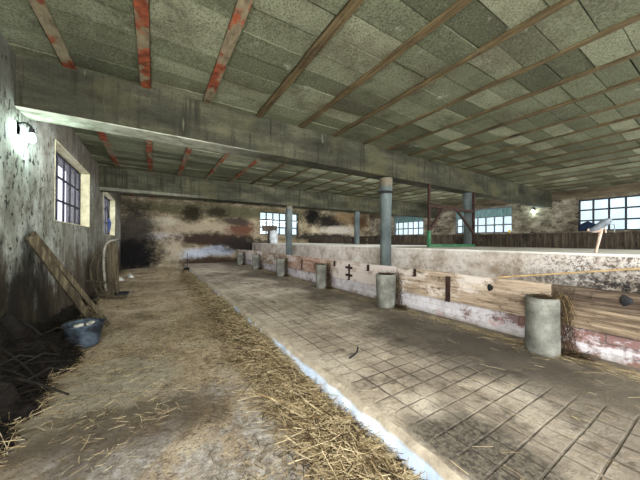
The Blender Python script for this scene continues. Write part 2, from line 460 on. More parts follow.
LW, FW, RW = mat_left_wall(), mat_far_wall(), mat_right_wall()
BLOCK, BEAM, JRUST = mat_blocks(), mat_beam(), mat_joist_rust()
JBROWN = mat_wood('brown_joist', (40,32,20), (84,71,46), (116,102,72))
FLOOR, SLAB, KERB = mat_floor(), mat_slab(), mat_kerb()
BASE, FACE, PTOP = mat_trough_base(), mat_platform_face(), mat_platform_top()
POST, COLUMN = mat_post(), mat_column()
PLANK_DARK = mat_wood('dark_weathered_board', (36,30,25), (74,62,51), (124,109,92))
PLANK_DARK_LOW = mat_wood('worn_tan_board', (60,50,40), (118,102,84), (170,152,128))
PLANK_CREAM = mat_wood('cream_worn_board', (86,70,58), (176,156,134), (206,190,168), (222,212,202), .5)
PLANK_WHITE = mat_wood('limewashed_board', (120,96,80), (186,166,148), (214,200,188), (224,214,208), .44)
PLANK_PINK = mat_wood('faded_pinkish_board', (104,72,62), (176,146,128), (206,184,168), (222,210,204), .48)
OLD_WOOD = mat_wood('grey_old_timber', (36,31,24), (74,66,50), (116,106,84), along=2)
PART_WOOD = mat_wood('dark_partition_board', (26,23,19), (64,56,47), (106,95,81), along=2)
RUST = simple('rusty_iron', (32,24,22), (72,48,40), 12, .75, bump=.4, c3=(34,26,24))
HAYSTALK = simple('dull_hay_stalk', (112,92,58), (160,138,94), 9, .9)
DARKIRON = simple('dark_iron', (24,24,26), (48,48,50), 10, .6)
GREEN = simple('chipped_green_paint', (40,88,60), (66,120,84), 8, .6, c3=(120,110,90))
REVEAL = simple('cream_reveal_plaster', (186,182,146), (226,222,186), 4, .9, c3=(150,140,104))
FRAME = simple('dark_window_bar', (34,34,38), (58,58,62), 9, .7)
FRAME_G = simple('grey_window_bar', (70,72,76), (104,106,110), 9, .7)
TEAL = simple('teal_fibre_sheet', (74,102,102), (112,140,138), 3, .5, stretch=(1,4,1))
ZINC = simple('dull_zinc', (38,44,50), (84,98,110), 7, .65, c3=(40,34,25), metal=.1, lo=.42)
PALEWOOD = simple('pale_stake_wood', (176,150,132), (214,192,176), 8, .8, stretch=(5,5,1))
POLE = simple('peeled_pole_wood', (140,116,80), (184,158,116), 8, .8, stretch=(2,2,2))
WHITE = simple('chalk_white', (120,118,110), (206,204,196), 6, .9)
GREYMET = simple('grey_sheet_metal', (98,106,116), (138,146,152), 7, .5)
NAVY = simple('navy_cloth', (16,24,42), (36,50,76), 8, .95)
TWINE = simple('blue_twine', (42,56,104), (80,96,150), 20, .95)
YELLOW = simple('yellow_plastic', (196,160,40), (222,188,66), 8, .6)
HEAP = simple('black_dung', (11,10,9), (30,25,20), 7, .95, bump=1.)
STICK = simple('dry_stick', (14,12,10), (36,31,25), 9, .9)
STRAW = mat_straw('golden_straw', (84,68,46), (166,147,110), (222,206,168))
STRAW_D = mat_straw('old_dark_hay', (24,19,14), (58,46,31), (104,86,58))
STRAW_BLACK = mat_straw('rotted_straw', (8,7,6), (20,17,13), (46,38,27))
GLASS = mat_glass('sky_dimming_glass', (.355,.392,.405), .05, (.5,.55,.55))  # tint holds down the bright sky seen through the panes
GLASS_L = mat_glass('lilac_sky_dimming_glass', (.44,.43,.47), .05, (.5,.5,.55))  # lilac of the bright sky put into the pane tint

# ------------------------------------------------------------------ setting: floors
def gz(x, y):
    """height of the trodden aisle floor"""
    return .018*mn.noise(Vector((x*1.3, y*1.3, 0))) + .012*mn.noise(Vector((x*4.1, y*4.1, 5))) + .006*mn.noise(Vector((x*13, y*13, 9))) - .012

def grid(name, mat, x0, x1, y0, y1, nx, ny, fz, kind='structure', skirt=.12):
    vs = []; fs = []
    for j in range(ny+1):
        for i in range(nx+1):
            x = x0+(x1-x0)*i/nx; y = y0+(y1-y0)*j/ny
            vs.append((x, y, fz(x, y)))
    for j in range(ny):
        for i in range(nx):
            a = j*(nx+1)+i; fs.append((a, a+1, a+nx+2, a+nx+1))
    mb = MB(); mb.add(vs, fs, True)
    o = mb.build(name, mat)
    if kind: o['kind'] = kind
    return o

GX0 = .95                                                        # left lip of the dung gutter
def aisle(x, y):
    z = gz(x, y)
    t = min(1, max(0, (x-GX0+.03*mn.noise(Vector((0, y*3, 2))))/.06))
    return z - .10*t
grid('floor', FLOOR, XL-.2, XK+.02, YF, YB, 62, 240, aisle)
s = MB()
ny = 420; ys = [YF+(YB-YF)*j/ny for j in range(ny+1)]
def kx(y):                                                       # ragged kerb edge
    return XK - .008 + .020*mn.noise(Vector((1, y*2.2, 3))) + .022*mn.noise(Vector((4, y*7, 1)))
def kz(y):
    return ZS - .012 + .012*mn.noise(Vector((9, y*4, 1)))
prof = []
for y in ys:
    k = kx(y); prof += [(k+.06, y, ZS), (k+.02, y, kz(y)), (k, y, kz(y)-.018), (k-.012, y, -.16)]
fs = []
for j in range(ny):
    for i in range(3):
        a = j*4+i; fs.append((a, a+1, a+5, a+4))
s.add(prof, fs, True)
kerb = s.build('trim_1', KERB); kerb['kind'] = 'structure'
s = MB()
prof = []
for y in ys: prof += [(kx(y)+.06, y, ZS), (XT+.12, y, ZS), (XT+.12, y, -.16)]
fs = []
for j in range(ny):
    for i in range(2):
        a = j*3+i; fs.append((a+1, a, a+3, a+4))
s.add(prof, fs)
s.build('floor.001', SLAB)['kind'] = 'structure'
# brick footing under the manger boards, trough bed, platform
s = MB().box(XT, XT+.12, YF, YB, -.1, .42)
s.build('wall_manger', BASE)['kind'] = 'structure'
s = MB().box(XT+.12, XW, YF, YB, -.1, .42)
s.build('floor.002', SLAB)['kind'] = 'structure'
s = MB().box(XW, XW+.12, YF, YB, -.1, ZP-.035)
s.build('wall_platform', FACE)['kind'] = 'structure'
s = MB().box(XW-.012, XE, YF, YB, ZP-.035, ZP)
bevel(s.build('floor.003', PTOP), .01)['kind'] = 'structure'
s = MB().box(XE, XR, YF, YB, -.12, 0)
s.build('floor.004', SLAB)['kind'] = 'structure'

# ------------------------------------------------------------------ setting: walls
def wall(name, mat, axis, c0, c1, u0, u1, holes, z0=-.15, z1=3.75):
    """wall slab between c0 and c1; holes are (ua, ub, za, zb)"""
    s = MB()
    us = sorted({u0, u1, *[h[0] for h in holes], *[h[1] for h in holes]})
    for a, b in zip(us, us[1:]):
        hs = [h for h in holes if h[0] < (a+b)/2 < h[1]]
        segs = [(z0, z1)] if not hs else [(z0, hs[0][2]), (hs[0][3], z1)]
        for za, zb in segs:
            if zb-za < .01: continue
            if axis == 'x': s.box(c0, c1, a, b, za, zb)
            else: s.box(a, b, c0, c1, za, zb)
    o = s.build(name, mat); o['kind'] = 'structure'; return o

LWIN = [(-1.6, .8, 1.64, 2.95), (5.72, 8.35, 1.64, 2.92), (10.35, 13.2, 1.5, 2.90)]
RWIN = [(-2.0, -.4, 1.79, 3.0), (.62, 3.49, 1.79, 3.0), (5.74, 8.5, 1.79, 3.02), (10.53, 12.95, 1.76, 3.04)]
BWIN = [(5.32, 7.9, 1.70, 3.08)]
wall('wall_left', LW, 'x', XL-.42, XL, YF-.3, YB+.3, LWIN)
wall('wall_right', RW, 'x', XR, XR+.35, YF-.3, YB+.3, RWIN)
wall('wall_back', FW, 'y', YB, YB+.35, XL-.42, XR+.35, BWIN)
wall('wall_front', RW, 'y', YF-.3, YF, XL, XR, [(-.9, 3.7, -.14, 3.1), (5.2, 8.2, 1.25, 3.1), (9.5, 13.0, 1.25, 3.1)])

def window(num, axis, c, h, cols, rows, glass, fm, transom=None, sill_in=0, reveal=None, bar=.022):
    ua, ub, za, zb = h; t = .02
    def bx(s, a, b, z0, z1, d=t):
        if axis == 'x': s.box(c-d, c+d, a, b, z0, z1)
        else: s.box(a, b, c-d, c+d, z0, z1)
    f = MB()
    bx(f, ua, ub, za, za+.05); bx(f, ua, ub, zb-.05, zb); bx(f, ua, ua+.05, za, zb); bx(f, ub-.05, ub, za, zb)
    fo = f.build('window_%d' % num, fm); fo['kind'] = 'structure'
    z1 = transom if transom else zb
    m = MB()
    for i in range(1, cols):
        u = ua+(ub-ua)*i/cols; bx(m, u-bar, u+bar, za+.05, z1, .015)
    for j in range(1, rows):
        z = za+(z1-za)*j/rows; bx(m, ua+.05, ub-.05, z-bar, z+bar, .013)
    if transom: bx(m, ua+.05, ub-.05, transom-.02, transom+.02, .016)
    m.build('window_bars', fm, fo)
    g = MB(); bx(g, ua+.03, ub-.03, za+.03, z1-.01, .003)
    g.build('pane', glass, fo)
    if transom:
        p = MB(); bx(p, ua+.03, ub-.03, transom+.02, zb-.03, .006)
        p.build('upper_panel', TEAL, fo)
    if reveal:
        c0, c1 = reveal; r = MB()
        if axis == 'x':
            r.box(c0, c1, ua, ub, za-.0, za+.012); r.box(c0, c1, ua, ub, zb-.015, zb)
            r.box(c0, c1, ua, ua+.015, za, zb); r.box(c0, c1, ub-.015, ub, za, zb)
        r.build('reveal', REVEAL, fo)
    return fo

window(1, 'x', XL-.18, LWIN[1], 6, 3, GLASS_L, FRAME, reveal=(XL-.16, XL+.004), bar=.016)
window(2, 'x', XL-.18, LWIN[2], 6, 3, GLASS_L, FRAME, reveal=(XL-.16, XL+.004), bar=.016)
window(3, 'y', YB+.12, BWIN[0], 6, 3, GLASS, FRAME, bar=.035)
window(4, 'x', XR+.10, RWIN[1], 7, 3, GLASS, FRAME, bar=.028)
window(5, 'x', XR+.10, RWIN[2], 7, 2, GLASS, FRAME_G, transom=2.58, bar=.03)
window(6, 'x', XR+.10, RWIN[3], 6, 2, GLASS, FRAME_G, transom=2.62, bar=.032)

# ------------------------------------------------------------------ setting: ceiling of hollow blocks between joists
JX = [-.89, -.114, .65, 1.46, 2.24, 2.98, 3.74, 4.45, 5.18, 5.92, 6.66, 7.4, 8.14, 8.88, 9.62, 10.36, 11.1, 11.84, 12.58, 13.32]
ev = [XL-.2] + JX + [XR+.2]
vs, fs, tint = [], [], []
for k_, (a, b) in enumerate(zip(ev, ev[1:])):
    g_ = .061 if k_ < 4 else (.050 if k_ < 6 else .041)
    a += g_; b -= g_; y = YF - .3*random.random(); row = random.random()
    while y < YB+.2:
        L = .31+random.uniform(-.012, .012); dz = random.uniform(-.009, .009); g = .011
        k = len(vs); t0 = random.gauss(.5, .2)
        ti = random.uniform(-.004, .004)
        y1 = y+L-g
        j_ = [random.uniform(-.005, .005) for _ in range(4)]
        vs += [(a, y+j_[0], ZC+dz+ti), (b, y+j_[1], ZC+dz-ti), (b, y1+j_[2], ZC+dz-ti), (a, y1+j_[3], ZC+dz+ti), (a, y, ZC+.2), (b, y, ZC+.2), (b, y1, ZC+.2), (a, y1, ZC+.2)]
        for q in ((0,3,2,1), (4,5,6,7), (0,1,5,4), (1,2,6,5), (2,3,7,6), (3,0,4,7)): fs.append(tuple(i+k for i in q)); tint.append(min(1, max(0, t0)))
        y += L
k = len(vs)
vs += [(XL-.4, YF-.3, ZC+.12), (XR+.35, YF-.3, ZC+.12), (XR+.35, YB+.3, ZC+.12), (XL-.4, YB+.3, ZC+.12)]; fs.append((k, k+3, k+2, k+1)); tint.append(0.)
me = bpy.data.meshes.new('ceiling'); me.from_pydata(vs, [], fs)
at = me.attributes.new('tint', 'FLOAT', 'FACE'); at.data.foreach_set('value', tint)
me.materials.append(BLOCK)
ceiling = bpy.data.objects.new('ceiling', me); col.objects.link(ceiling); ceiling['kind'] = 'structure'

BEAM_Y = [(4.29, 4.67), (9.6, 10.0)]
bays = [(YF, 4.29, 0.), (4.67, 9.6, .0), (10.0, YB, .0)]
for bi, (y0, y1, off) in enumerate(bays):
    for i, x in enumerate(JX):
        w = .055 if i < 3 else (.044 if i < 5 else .036)
        rusty = (i < 3 and bi == 0) or (bi == 1 and i < 5) or (bi == 2 and i < 4)
        skew = .03 if (bi == 0 and i == 0) else 0
        s = MB()
        n = 24
        pv, pf = [], []
        for j in range(n+1):
            y = y0+(y1-y0)*j/n; xx = x+off+skew*(j/n-.5) + .006*mn.noise(Vector((i*7.7, y*3, bi)))
            for q, (dx, dz) in enumerate(((-w, .1), (-w, -.022), (w, -.022), (w, .1))):
                pv.append((xx+dx+.004*mn.noise(Vector((q, y*9, i))), y, ZC+dz+.004*mn.noise(Vector((i, y*6, q)))))
        for j in range(n):
            for q in range(3):
                a = j*4+q; pf.append((a, a+4, a+5, a+1))
        s.add(pv, pf)
        o = s.build('joist', JRUST if rusty else JBROWN, ceiling)
        if rusty: o['label'] = 'joist faced with orange-red tile showing through grey cement'

# ------------------------------------------------------------------ concrete beams and columns
def cross_beam(y0, y1, z0, label):
    s = MB(); n = 90
    pv, pf = [], []
    for i in range(n+1):
        x = XL+.0+(XR-XL)*i/n
        for q, (yy, zz) in enumerate(((y0, ZC+.05), (y0, z0), (y1, z0), (y1, ZC+.05))):
            d = .006*mn.noise(Vector((x*2, q*5, 1)))
            pv.append((x, yy+d, zz+d))
    for i in range(n):
        for q in range(4):
            a = i*4+q; b = i*4+(q+1) % 4
            pf.append((a, a+4, b+4, b))
    pf.append((0,1,2,3)); pf.append((n*4+3, n*4+2, n*4+1, n*4))
    s.add(pv, pf)
    return tag(bevel(s.build('ceiling_beam', BEAM), .012), label, 'beam', 'concrete ceiling beams')
cross_beam(*BEAM_Y[0], 2.82, 'nearest long concrete beam crossing the whole ceiling, carried by the grey-green round column')
cross_beam(*BEAM_Y[1], 2.745, 'farther concrete beam crossing in front of the sooty back wall')

def column(x, y, z0, z1, label, r0=.125, r1=.15, band=True, square=False):
    t = tag(empty('support_column', (x, y, z0)), label, 'column', 'columns under the beams')
    s = MB(); H = z1-z0
    if square:
        s.lathe([(.135, 0), (.13, .1), (.13, H-.62), (.155, H-.55), (.155, H)], 24)
    else:
        s.lathe([(r0, 0), (r0, H*.4), (r0*1.04, H*.7), (r1, H-.12), (r1, H)], 28)
    s.build('shaft', COLUMN, t)
    if band:
        b = MB(); zb = H-.34; b.lathe([(r1+.002, zb-.03), (r1+.012, zb-.03), (r1+.012, zb+.03), (r1+.002, zb+.03)], 28); b.tube([(-r1-.012, 0, zb), (-r1-.1, .02, zb+.01)], .018, 8)
        b.build('strap', DARKIRON, t)
    return t
column(4.6, 4.48, .42, 2.825, 'nearest and tallest-looking round column, dark strap near its top, in the middle of the photo', band=True)
column(8.10, 4.48, ZP, 2.825, 'pale column with a thicker head, beside the rusty braced frame', band=False, square=True)
column(4.62, 9.8, .42, 2.75, 'thin dark round column in front of the back wall window', .125, .135, band=False)
column(8.16, 9.8, ZP, 2.75, 'slim dark column before the black-stained part of the back wall', .125, .135, band=False)

# ------------------------------------------------------------------ manger boards, straps, pipe stubs
SEG = [YF] + POST_Y + [YB-.05]
seg_mat = [(PLANK_DARK, PLANK_DARK_LOW), (PLANK_CREAM, PLANK_CREAM), (PLANK_WHITE, PLANK_WHITE), (PLANK_PINK, PLANK_PINK), (PLANK_CREAM, PLANK_CREAM), (PLANK_WHITE, PLANK_WHITE), (PLANK_WHITE, PLANK_WHITE)]
seg_desc = ['dark weathered {} manger board running right from the nearest pipe stub',
            'cream worn {} manger board between the nearest two pipe stubs',
            '{} limewashed manger board between the second and third pipe stubs',
            'faded pinkish {} manger board between the third and fourth pipe stubs',
            'cream {} manger board between the fourth and fifth pipe stubs',
            '{} limewashed manger board between the last two pipe stubs',
            '{} whitish manger board beyond the farthest pipe stub']
boards = {}
for i in range(7):
    y0, y1 = SEG[i]+.006, SEG[i+1]-.006
    for lev, (z0, z1) in (('lower', (.419, .645)), ('upper', (.65, .86))):
        s = MB(); n = 26; pv, pf = [], []
        for j in range(n+1):
            y = y0+(y1-y0)*j/n
            top = z1+(.014*mn.noise(Vector((i, y*1.7, 2)))-.004 if lev == 'upper' else 0)
            bx = XT-.045+.006*mn.noise(Vector((i*3, y*2, 8)))-(.008 if lev == 'lower' else 0)
            pv += [(bx, y, z0), (bx, y, top-.012), (bx+.012, y, top), (XT-.004, y, top), (XT-.004, y, z0)]
        for j in range(n):
            for q in range(5):
                a = j*5+q; b = j*5+(q+1) % 5; pf.append((a, a+5, b+5, b))
        pf += [(4,3,2,1,0), tuple(n*5+q for q in range(5))]
        s.add(pv, pf)
        o = s.build('manger_board', seg_mat[i][0 if lev == 'upper' else 1])
        d = seg_desc[i].format(lev)
        tag(o, d[0].lower()+d[1:], 'board', 'boards of the manger front')
        boards[i, lev] = o
def disc(parent, y, z, r, label, depth=.003, name='knot_hole'):
    s = MB(); s.lathe([(0.0001, -depth), (r*.8, -depth), (r, 0), (r*.9, depth), (.0001, depth)], 12)
    for k, v in enumerate(s.v):
        vv = Vector(v); s.v[k] = (XT-.051-vv.z, y+vv.x*1.0, z+vv.y*(1.2+.3*math.sin(vv.x*80)))
    o = s.build(name, DARKIRON, parent); o['label'] = label
disc(boards[0, 'upper'], .63, .78, .045, 'dark round knot hole')
disc(boards[1, 'upper'], 2.66, .76, .012, 'dark bolt head', name='bolt'); disc(boards[1, 'lower'], 2.66, .585, .012, 'dark bolt head', name='bolt')
disc(boards[1, 'upper'], 1.88, .72, .04, 'dark burnt knot'); disc(boards[2, 'lower'], 5.5, .56, .02, 'dark bolt head', name='bolt')

def strap(y, z0, z1, label, w=.05, bolts=(), tilt=0.):
    t = tag(empty('iron_strap', (XT-.062, y, z0)), label, 'strap', 'iron straps on the manger boards')
    s = MB(); s.box(-.008, .016, -w/2, w/2, 0, z1-z0); s.box(-.03, .010, -w/2, w/2, -.012, .012)
    bevel(s.build('plate', RUST, t), .004)
    for bz in bolts:
        b = MB(); b.tube([(-.008, 0, bz), (-.03, 0, bz)], .014, 8); b.build('bolt', RUST, t)
    return t
strap(2.50, .42, .80, 'tall rusty flat iron strap across both cream boards', .075, (.08, .3))
strap(3.13, .74, .86, 'short rusty clip on the board top, between the tall strap and the tapered stub', .05, (.06,))
h = strap(5.01, .44, .80, 'rusty hinge-like strap with side bolts on the limewashed boards', .05, (.1, .28))
for bz in (.1, .28):
    b = MB(); b.box(-.014, .0, -.13, .13, bz-.028, bz+.028); bevel(b.build('cross_plate', RUST, h), .006)
strap(4.35, .72, .84, 'short rusty clip just left of the tapered pipe stub', .06, (.06,))
strap(5.62, .72, .84, 'small rusty clip just right of the third pipe stub', .05, (.06,))
strap(7.4, .46, .78, 'thin dark strap on the pinkish boards, left of the third pipe stub', .05, (.1,))

STUB_LABEL = ['largest pipe stub, in the right foreground, with hay hanging over its rim',
              'tapered pale pipe stub standing below the nearest round column',
              'third pipe stub from the right, whitish, with a hay bundle at its right side',
              'fourth pipe stub from the right, below the window\'s thin dark column',
              'fifth pipe stub from the right, second from the far end',
              'farthest and smallest pipe stub, by the far end of the trough']
for i, y in enumerate(POST_Y):
    r = [.155, .18, .14, .15, .15, .15][i]; tp = [0, .018, .0, .004, .004, .004][i]; H = .61
    t = tag(empty('pipe_stub', (POST_X, y, ZS)), STUB_LABEL[i], 'concrete pipe', 'concrete pipe stubs along the trough')
    s = MB()
    s.lathe([(.0001, .02), (r-tp, .0), (r-tp*.9, .04), (r-.002, H*.55), (r+tp*.3, H-.012), (r+tp*.3-.012, H), (r-.034, H), (r-.042, H-.012), (r-.042, H-.10), (.0001, H-.10)], 36)
    o = s.build('pipe', POST, t); roughen(o, .006, 7)

# ------------------------------------------------------------------ straw
def straw(name, n, sampler, mat, lmin=.06, lmax=.25, r=.0016, flat=.15, parent=None):
    """n bent stalks; sampler(k) -> (point, heading or None, pitch or None)"""
    V = np.zeros((n, 9, 3)); T = np.zeros(n)
    for k in range(n):
        p, hd, pit = sampler(k)
        hd = random.uniform(0, 2*math.pi) if hd is None else hd
        pit = random.gauss(0, flat) if pit is None else pit
        L = random.uniform(lmin, lmax); b = random.uniform(-.25, .25)*L; rr = r*random.uniform(.7, 1.5)
        d = Vector((math.cos(hd)*math.cos(pit), math.sin(hd)*math.cos(pit), math.sin(pit)))
        sd = Vector((-math.sin(hd), math.cos(hd), 0)); u = d.cross(sd)
        p = Vector(p)
        for q, tt in enumerate((-.5, .05, .5)):
            c = p + d*(L*tt) + (sd*b + Vector((0,0,-abs(b)*.4)))*(4*tt*tt-1)*.35
            for e in range(3):
                a = e*2.0944
                V[k, q*3+e] = c + sd*(math.cos(a)*rr) + u*(math.sin(a)*rr)
        T[k] = random.random()
    tri = np.array([[0,1,4,3],[1,2,5,4],[2,0,3,5],[3,4,7,6],[4,5,8,7],[5,3,6,8]])
    F = (np.arange(n)[:, None, None]*9 + tri[None]).reshape(-1, 4)
    me = bpy.data.meshes.new(name)
    me.vertices.add(n*9); me.vertices.foreach_set('co', V.reshape(-1))
    me.loops.add(F.size); me.loops.foreach_set('vertex_index', F.reshape(-1).astype(np.int32))
    me.polygons.add(len(F)); me.polygons.foreach_set('loop_start', (np.arange(len(F))*4).astype(np.int32))
    me.update(calc_edges=True); me.validate()
    at = me.attributes.new('tint', 'FLOAT', 'POINT'); at.data.foreach_set('value', np.repeat(T, 9))
    me.materials.append(mat)
    o = bpy.data.objects.new(name, me); col.objects.link(o)
    if parent: o.parent = parent
    return o

def s_floor(k):
    while True:
        y = .5+ (random.random()**1.5)*14; x = random.uniform(-1.2, 1.0)
        d = .5+.9*mn.noise(Vector((x*1.1, y*.9, 4)))+.5*mn.noise(Vector((x*4, y*4, 8)))
        if y < 2.6: d -= .35
        if x > .3: d += .25
        if random.random() < d: break
    return (x, y, aisle(x, y)+.006+random.random()*.012), None, None
tag(straw('dark_litter', 5000, s_floor, STRAW_D, .015, .07, .0013), 'dark broken bits of old straw trodden over the aisle floor', 'straw', kind='stuff')
tag(straw('straw_litter', 13000, s_floor, STRAW, .03, .12, .0011), 'thin scattered straw trodden over the aisle floor', 'straw', kind='stuff')

# mound of soiled straw filling the dung gutter
def mound(x, y):
    u = (x-1.11)/.23; e = max(0, 1-u*u)
    a = .6+.5*mn.noise(Vector((2, y*1.3, 3)))+.5*mn.noise(Vector((x*5, y*4, 6)))
    fade = 1.0; a += .55*min(1, max(0, (y-1.9)/1.2))
    return -.115 + e*(.09+.09*max(0, a))*fade
gm = grid('gutter_bedding', simple('matted_bedding', (64,50,33), (128,106,70), 14, .95, stretch=(1.5,.6,1), bump=1., c3=(38,30,22)), .80, XK-.014, .4, 12.5, 14, 260, mound, None)
tag(gm, 'matted straw bedding filling the gutter along the white kerb', 'bedding', kind='stuff')
def s_gut(k):
    y = .5+(random.random()**1.7)*11.5; x = min(1.27, max(.72, random.gauss(1.06, .14)))
    return (x, y, max(mound(x, y), aisle(x, y))+.008+abs(random.gauss(0, .02))), (random.gauss(1.9, .9)), random.gauss(0, .25)
tag(straw('dark_bedding', 7000, s_gut, STRAW_D, .05, .22, .0018), 'dark soiled straw among the bedding in the gutter', 'straw', kind='stuff')
tag(straw('gutter_straw', 14000, s_gut, STRAW, .06, .28, .0015), 'loose golden straw heaped along the foot of the white kerb', 'straw', kind='stuff')
def s_slab(k):
    y = .3+(random.random()**1.4)*13
    if random.random() < .75: x = XT-.15-abs(random.gauss(0, .14))
    else: x = random.uniform(1.35, 3.9)
    return (x, y, ZS+.006+.01*random.random()), random.gauss(1.57, .6), random.gauss(0, .06)
tag(straw('trough_straw', 2600, s_slab, STRAW, .04, .16, .0012), 'sparse straw strewn on the slab at the foot of the manger boards', 'straw', kind='stuff')

# hay in and beside the pipe stubs
HAY_LABEL = ['dark hay tuft spilling from the largest pipe stub in the right foreground', 'dark hay wad packed beside the tapered pipe stub',
             'brown hay bundle hanging beside the third pipe stub', 'reddish brown hay wad beside the fourth pipe stub',
             'hay wad beside the fifth pipe stub', 'hay wad beside the farthest pipe stub']
for i, y in enumerate(POST_Y):
    def s_hay(k, y=y, i=i):
        q = random.random()
        if q < .35:       # lying in the pipe mouth
            a = random.uniform(0, 6.28); rr = .11*math.sqrt(random.random())
            return (POST_X+rr*math.cos(a), y+rr*math.sin(a), ZS+.535+random.uniform(-.01, .09)), None, random.gauss(0, .25)
        if q < .8:        # wedged between pipe and boards on the camera side, hanging down
            z = random.uniform(.05, .62)
            return (POST_X+random.uniform(.10, .19), y-random.uniform(.06, .24)*(1-.25*z), ZS+z), random.uniform(0, 6.28), random.uniform(.8, 1.5)*random.choice((-1, 1))
        a = random.uniform(0, 6.28)   # litter at the foot
        return (POST_X+.05+.10*random.random(), y-.12-.24*random.random(), ZS+.01+.05*random.random()), a, random.gauss(0, .2)
    tag(straw('hay_tuft', 700 if i < 3 else 350, s_hay, STRAW_D, .08, .28, .0015), HAY_LABEL[i], 'hay', 'hay at the pipe stubs', )
# a few long stalks draped over the nearest stub
for k in range(4):
    a = -2.0+.42*k+random.uniform(-.12,.12)
    p0 = Vector((POST_X+.07*math.cos(a), 1.17+.07*math.sin(a), ZS+.60)); o_ = Vector((math.cos(a), math.sin(a), 0))
    s = MB(); s.tube(arc([p0, p0+o_*.09+Vector((0,0,.02+.015*k)), p0+o_*(.13+.02*k)-Vector((0,0,.10+.03*(k%2))), p0+o_*(.15+.05*(k%3))-Vector((0,0,.22+.09*((k*2)%4)))], 5), .0015, 5)
    o = s.build('hay_stalk', HAYSTALK)
    tag(o, 'long pale hay stalk hanging over the rim of the largest pipe stub', 'hay', 'stalks hanging from the largest pipe stub')

# ------------------------------------------------------------------ platform furniture
# low dark board partition along the far edge of the platform
t = tag(empty('board_partition', (XE, 0, ZP)), 'long low dark board partition along the far edge of the pale platform', 'partition')
s = MB(); y = YF+.05
while y < YB-.35:
    w = random.uniform(.16, .34); hh = .36+random.uniform(-.02, .04)
    s.box(.0+random.uniform(-.01, .01), .04, y, y+w, 0, hh); y += w+random.choice((.01, .015, .02, .09))
s.build('upright_boards', PART_WOOD, t)
s = MB().box(.04, .09, YF+.05, YB-.1, .06, .16).box(.04, .09, YF+.05, YB-.1, .28, .36); s.build('rail', PART_WOOD, t)

# rusty braced frame with a green sill
t = tag(empty('braced_frame', (5.9, 4.26, ZP)), 'rusty iron frame with two diagonal braces and a green bottom rail', 'metal frame')
H = 2.815-ZP; W = 2.07; y_ = 0
o = MB().box(-.033, .033, -.025, .025, .42, H).build('post', RUST, t)
o = MB().box(-.045, .045, -.03, .03, 0, .42).build('post_foot', GREEN, t); o['label'] = 'green-painted foot of the left post'
MB().box(W-.03, W+.03, -.03, .03, .0, H).build('post', RUST, t)
MB().board((0, -.002, 1.06), (W, -.002, 1.02), .05, .07).build('top_rail', RUST, t)
MB().board((.02, 0, .42), (.58, 0, 1.03), .045, .06).build('brace', RUST, t)
MB().board((1.20, 0, 1.03), (W-.02, 0, .42), .045, .06).build('brace', RUST, t)
o = MB().box(.0, W+.03, -.035, .035, 0, .075).build('bottom_rail', GREEN, t); o['label'] = 'green-painted bottom rail'

# pale stake with grey blade, standing at the platform edge
t = tag(empty('hand_tool', (5.0, 1.07, ZP)), 'pale stake with a tilted grey blade and wire hooks, before the right window', 'tool')
A, B_ = Vector((0, .0, 0)), Vector((.02, -.05, .31))
MB().tube([A, B_], [.014, .018], 8).build('stake', PALEWOOD, t)
s = MB()
bl = arc([(-.0, .05, .30), (.0, -.01, .335), (.0, -.075, .395), (.0, -.12, .425), (.0, -.155, .42)], 4)
s.tube(bl, [.012+.034*math.sin(math.pi*min(1, .12+.85*k/(len(bl)-1))) for k in range(len(bl))], 10)
s.build('blade', GREYMET, t)
MB().tube(arc([(0, .075, .315), (0, .02, .295), (0, -.03, .30), (.0, -.06, .335)], 4), [.02]*12+[.012], 8).build('ferrule', PALEWOOD, t)
MB().tube(arc([(0, -.085, .36), (0, -.09, .31), (0, -.095, .27)], 4), .008, 6).build('hook', PALEWOOD, t)
MB().tube(arc([(0, -.12, .385), (0, -.165, .375), (0, -.172, .33), (0, -.17, .27)], 4), .005, 6).build('hook', GREYMET, t)

# peeled pole lying across the trough
s = MB(); s.tube([(3.99, 1.80, .868), (4.40, 1.17, .97), (4.845, .47, 1.085)], [.012, .013, .015], 8)
tag(s.build('wooden_pole', POLE), 'thin peeled pole leaning across the trough against the white wall', 'pole')

# milk churn and box before the back window
t = tag(empty('milk_churn', (5.05, 12.5, ZP)), 'pale rounded churn standing on the platform before the back wall window', 'churn')
s = MB(); s.lathe([(.0001, .0), (.19, 0), (.2, .03), (.2, .45), (.17, .56), (.11, .64), (.0001, .67)], 24); s.build('body', simple('pale_enamel', (136,142,146), (196,200,200), 5, .6), t)
s = MB(); s.tube(arc([(.2, 0, .4), (.27, 0, .45), (.2, 0, .52)], 5), .012, 6); s.build('handle', ZINC, t)
t = tag(empty('brown_board', (4.93, 12.82, ZP)), 'brown notched board standing behind the pale churn at the back window', 'board')
s = MB().box(-.36, .42, -.02, .02, .62, .90); s.build('panel', PART_WOOD, t)
MB().box(-.06, .06, .02, .06, 0, .9).build('stand', PART_WOOD, t)

# sill things
def cloth_bag(loc):
    s = MB(); n, m_ = 22, 10; prof = []
    s.lathe([(.0001, .0), (.20, .01), (.26, .07), (.25, .15), (.17, .24), (.07, .28), (.0001, .27)], 22)
    o = s.build('cloth_bag', NAVY, None, loc); roughen(o, .06, 5); o.scale = (.42, 1.15, 1.15)
    return o
tag(cloth_bag((XR-.04+.09, 3.20, 1.80)), 'dark navy cloth bundle on the sill of the nearest right window', 'bag')
o = MB().lathe([(.0001, 0), (.05, 0), (.055, .03), (.045, .1), (.02, .13), (.0001, .13)], 12).build('yellow_cup', YELLOW, None, (XR+.04, 5.86, 1.79))
tag(o, 'small yellow cup at the corner of the middle right window sill', 'cup')

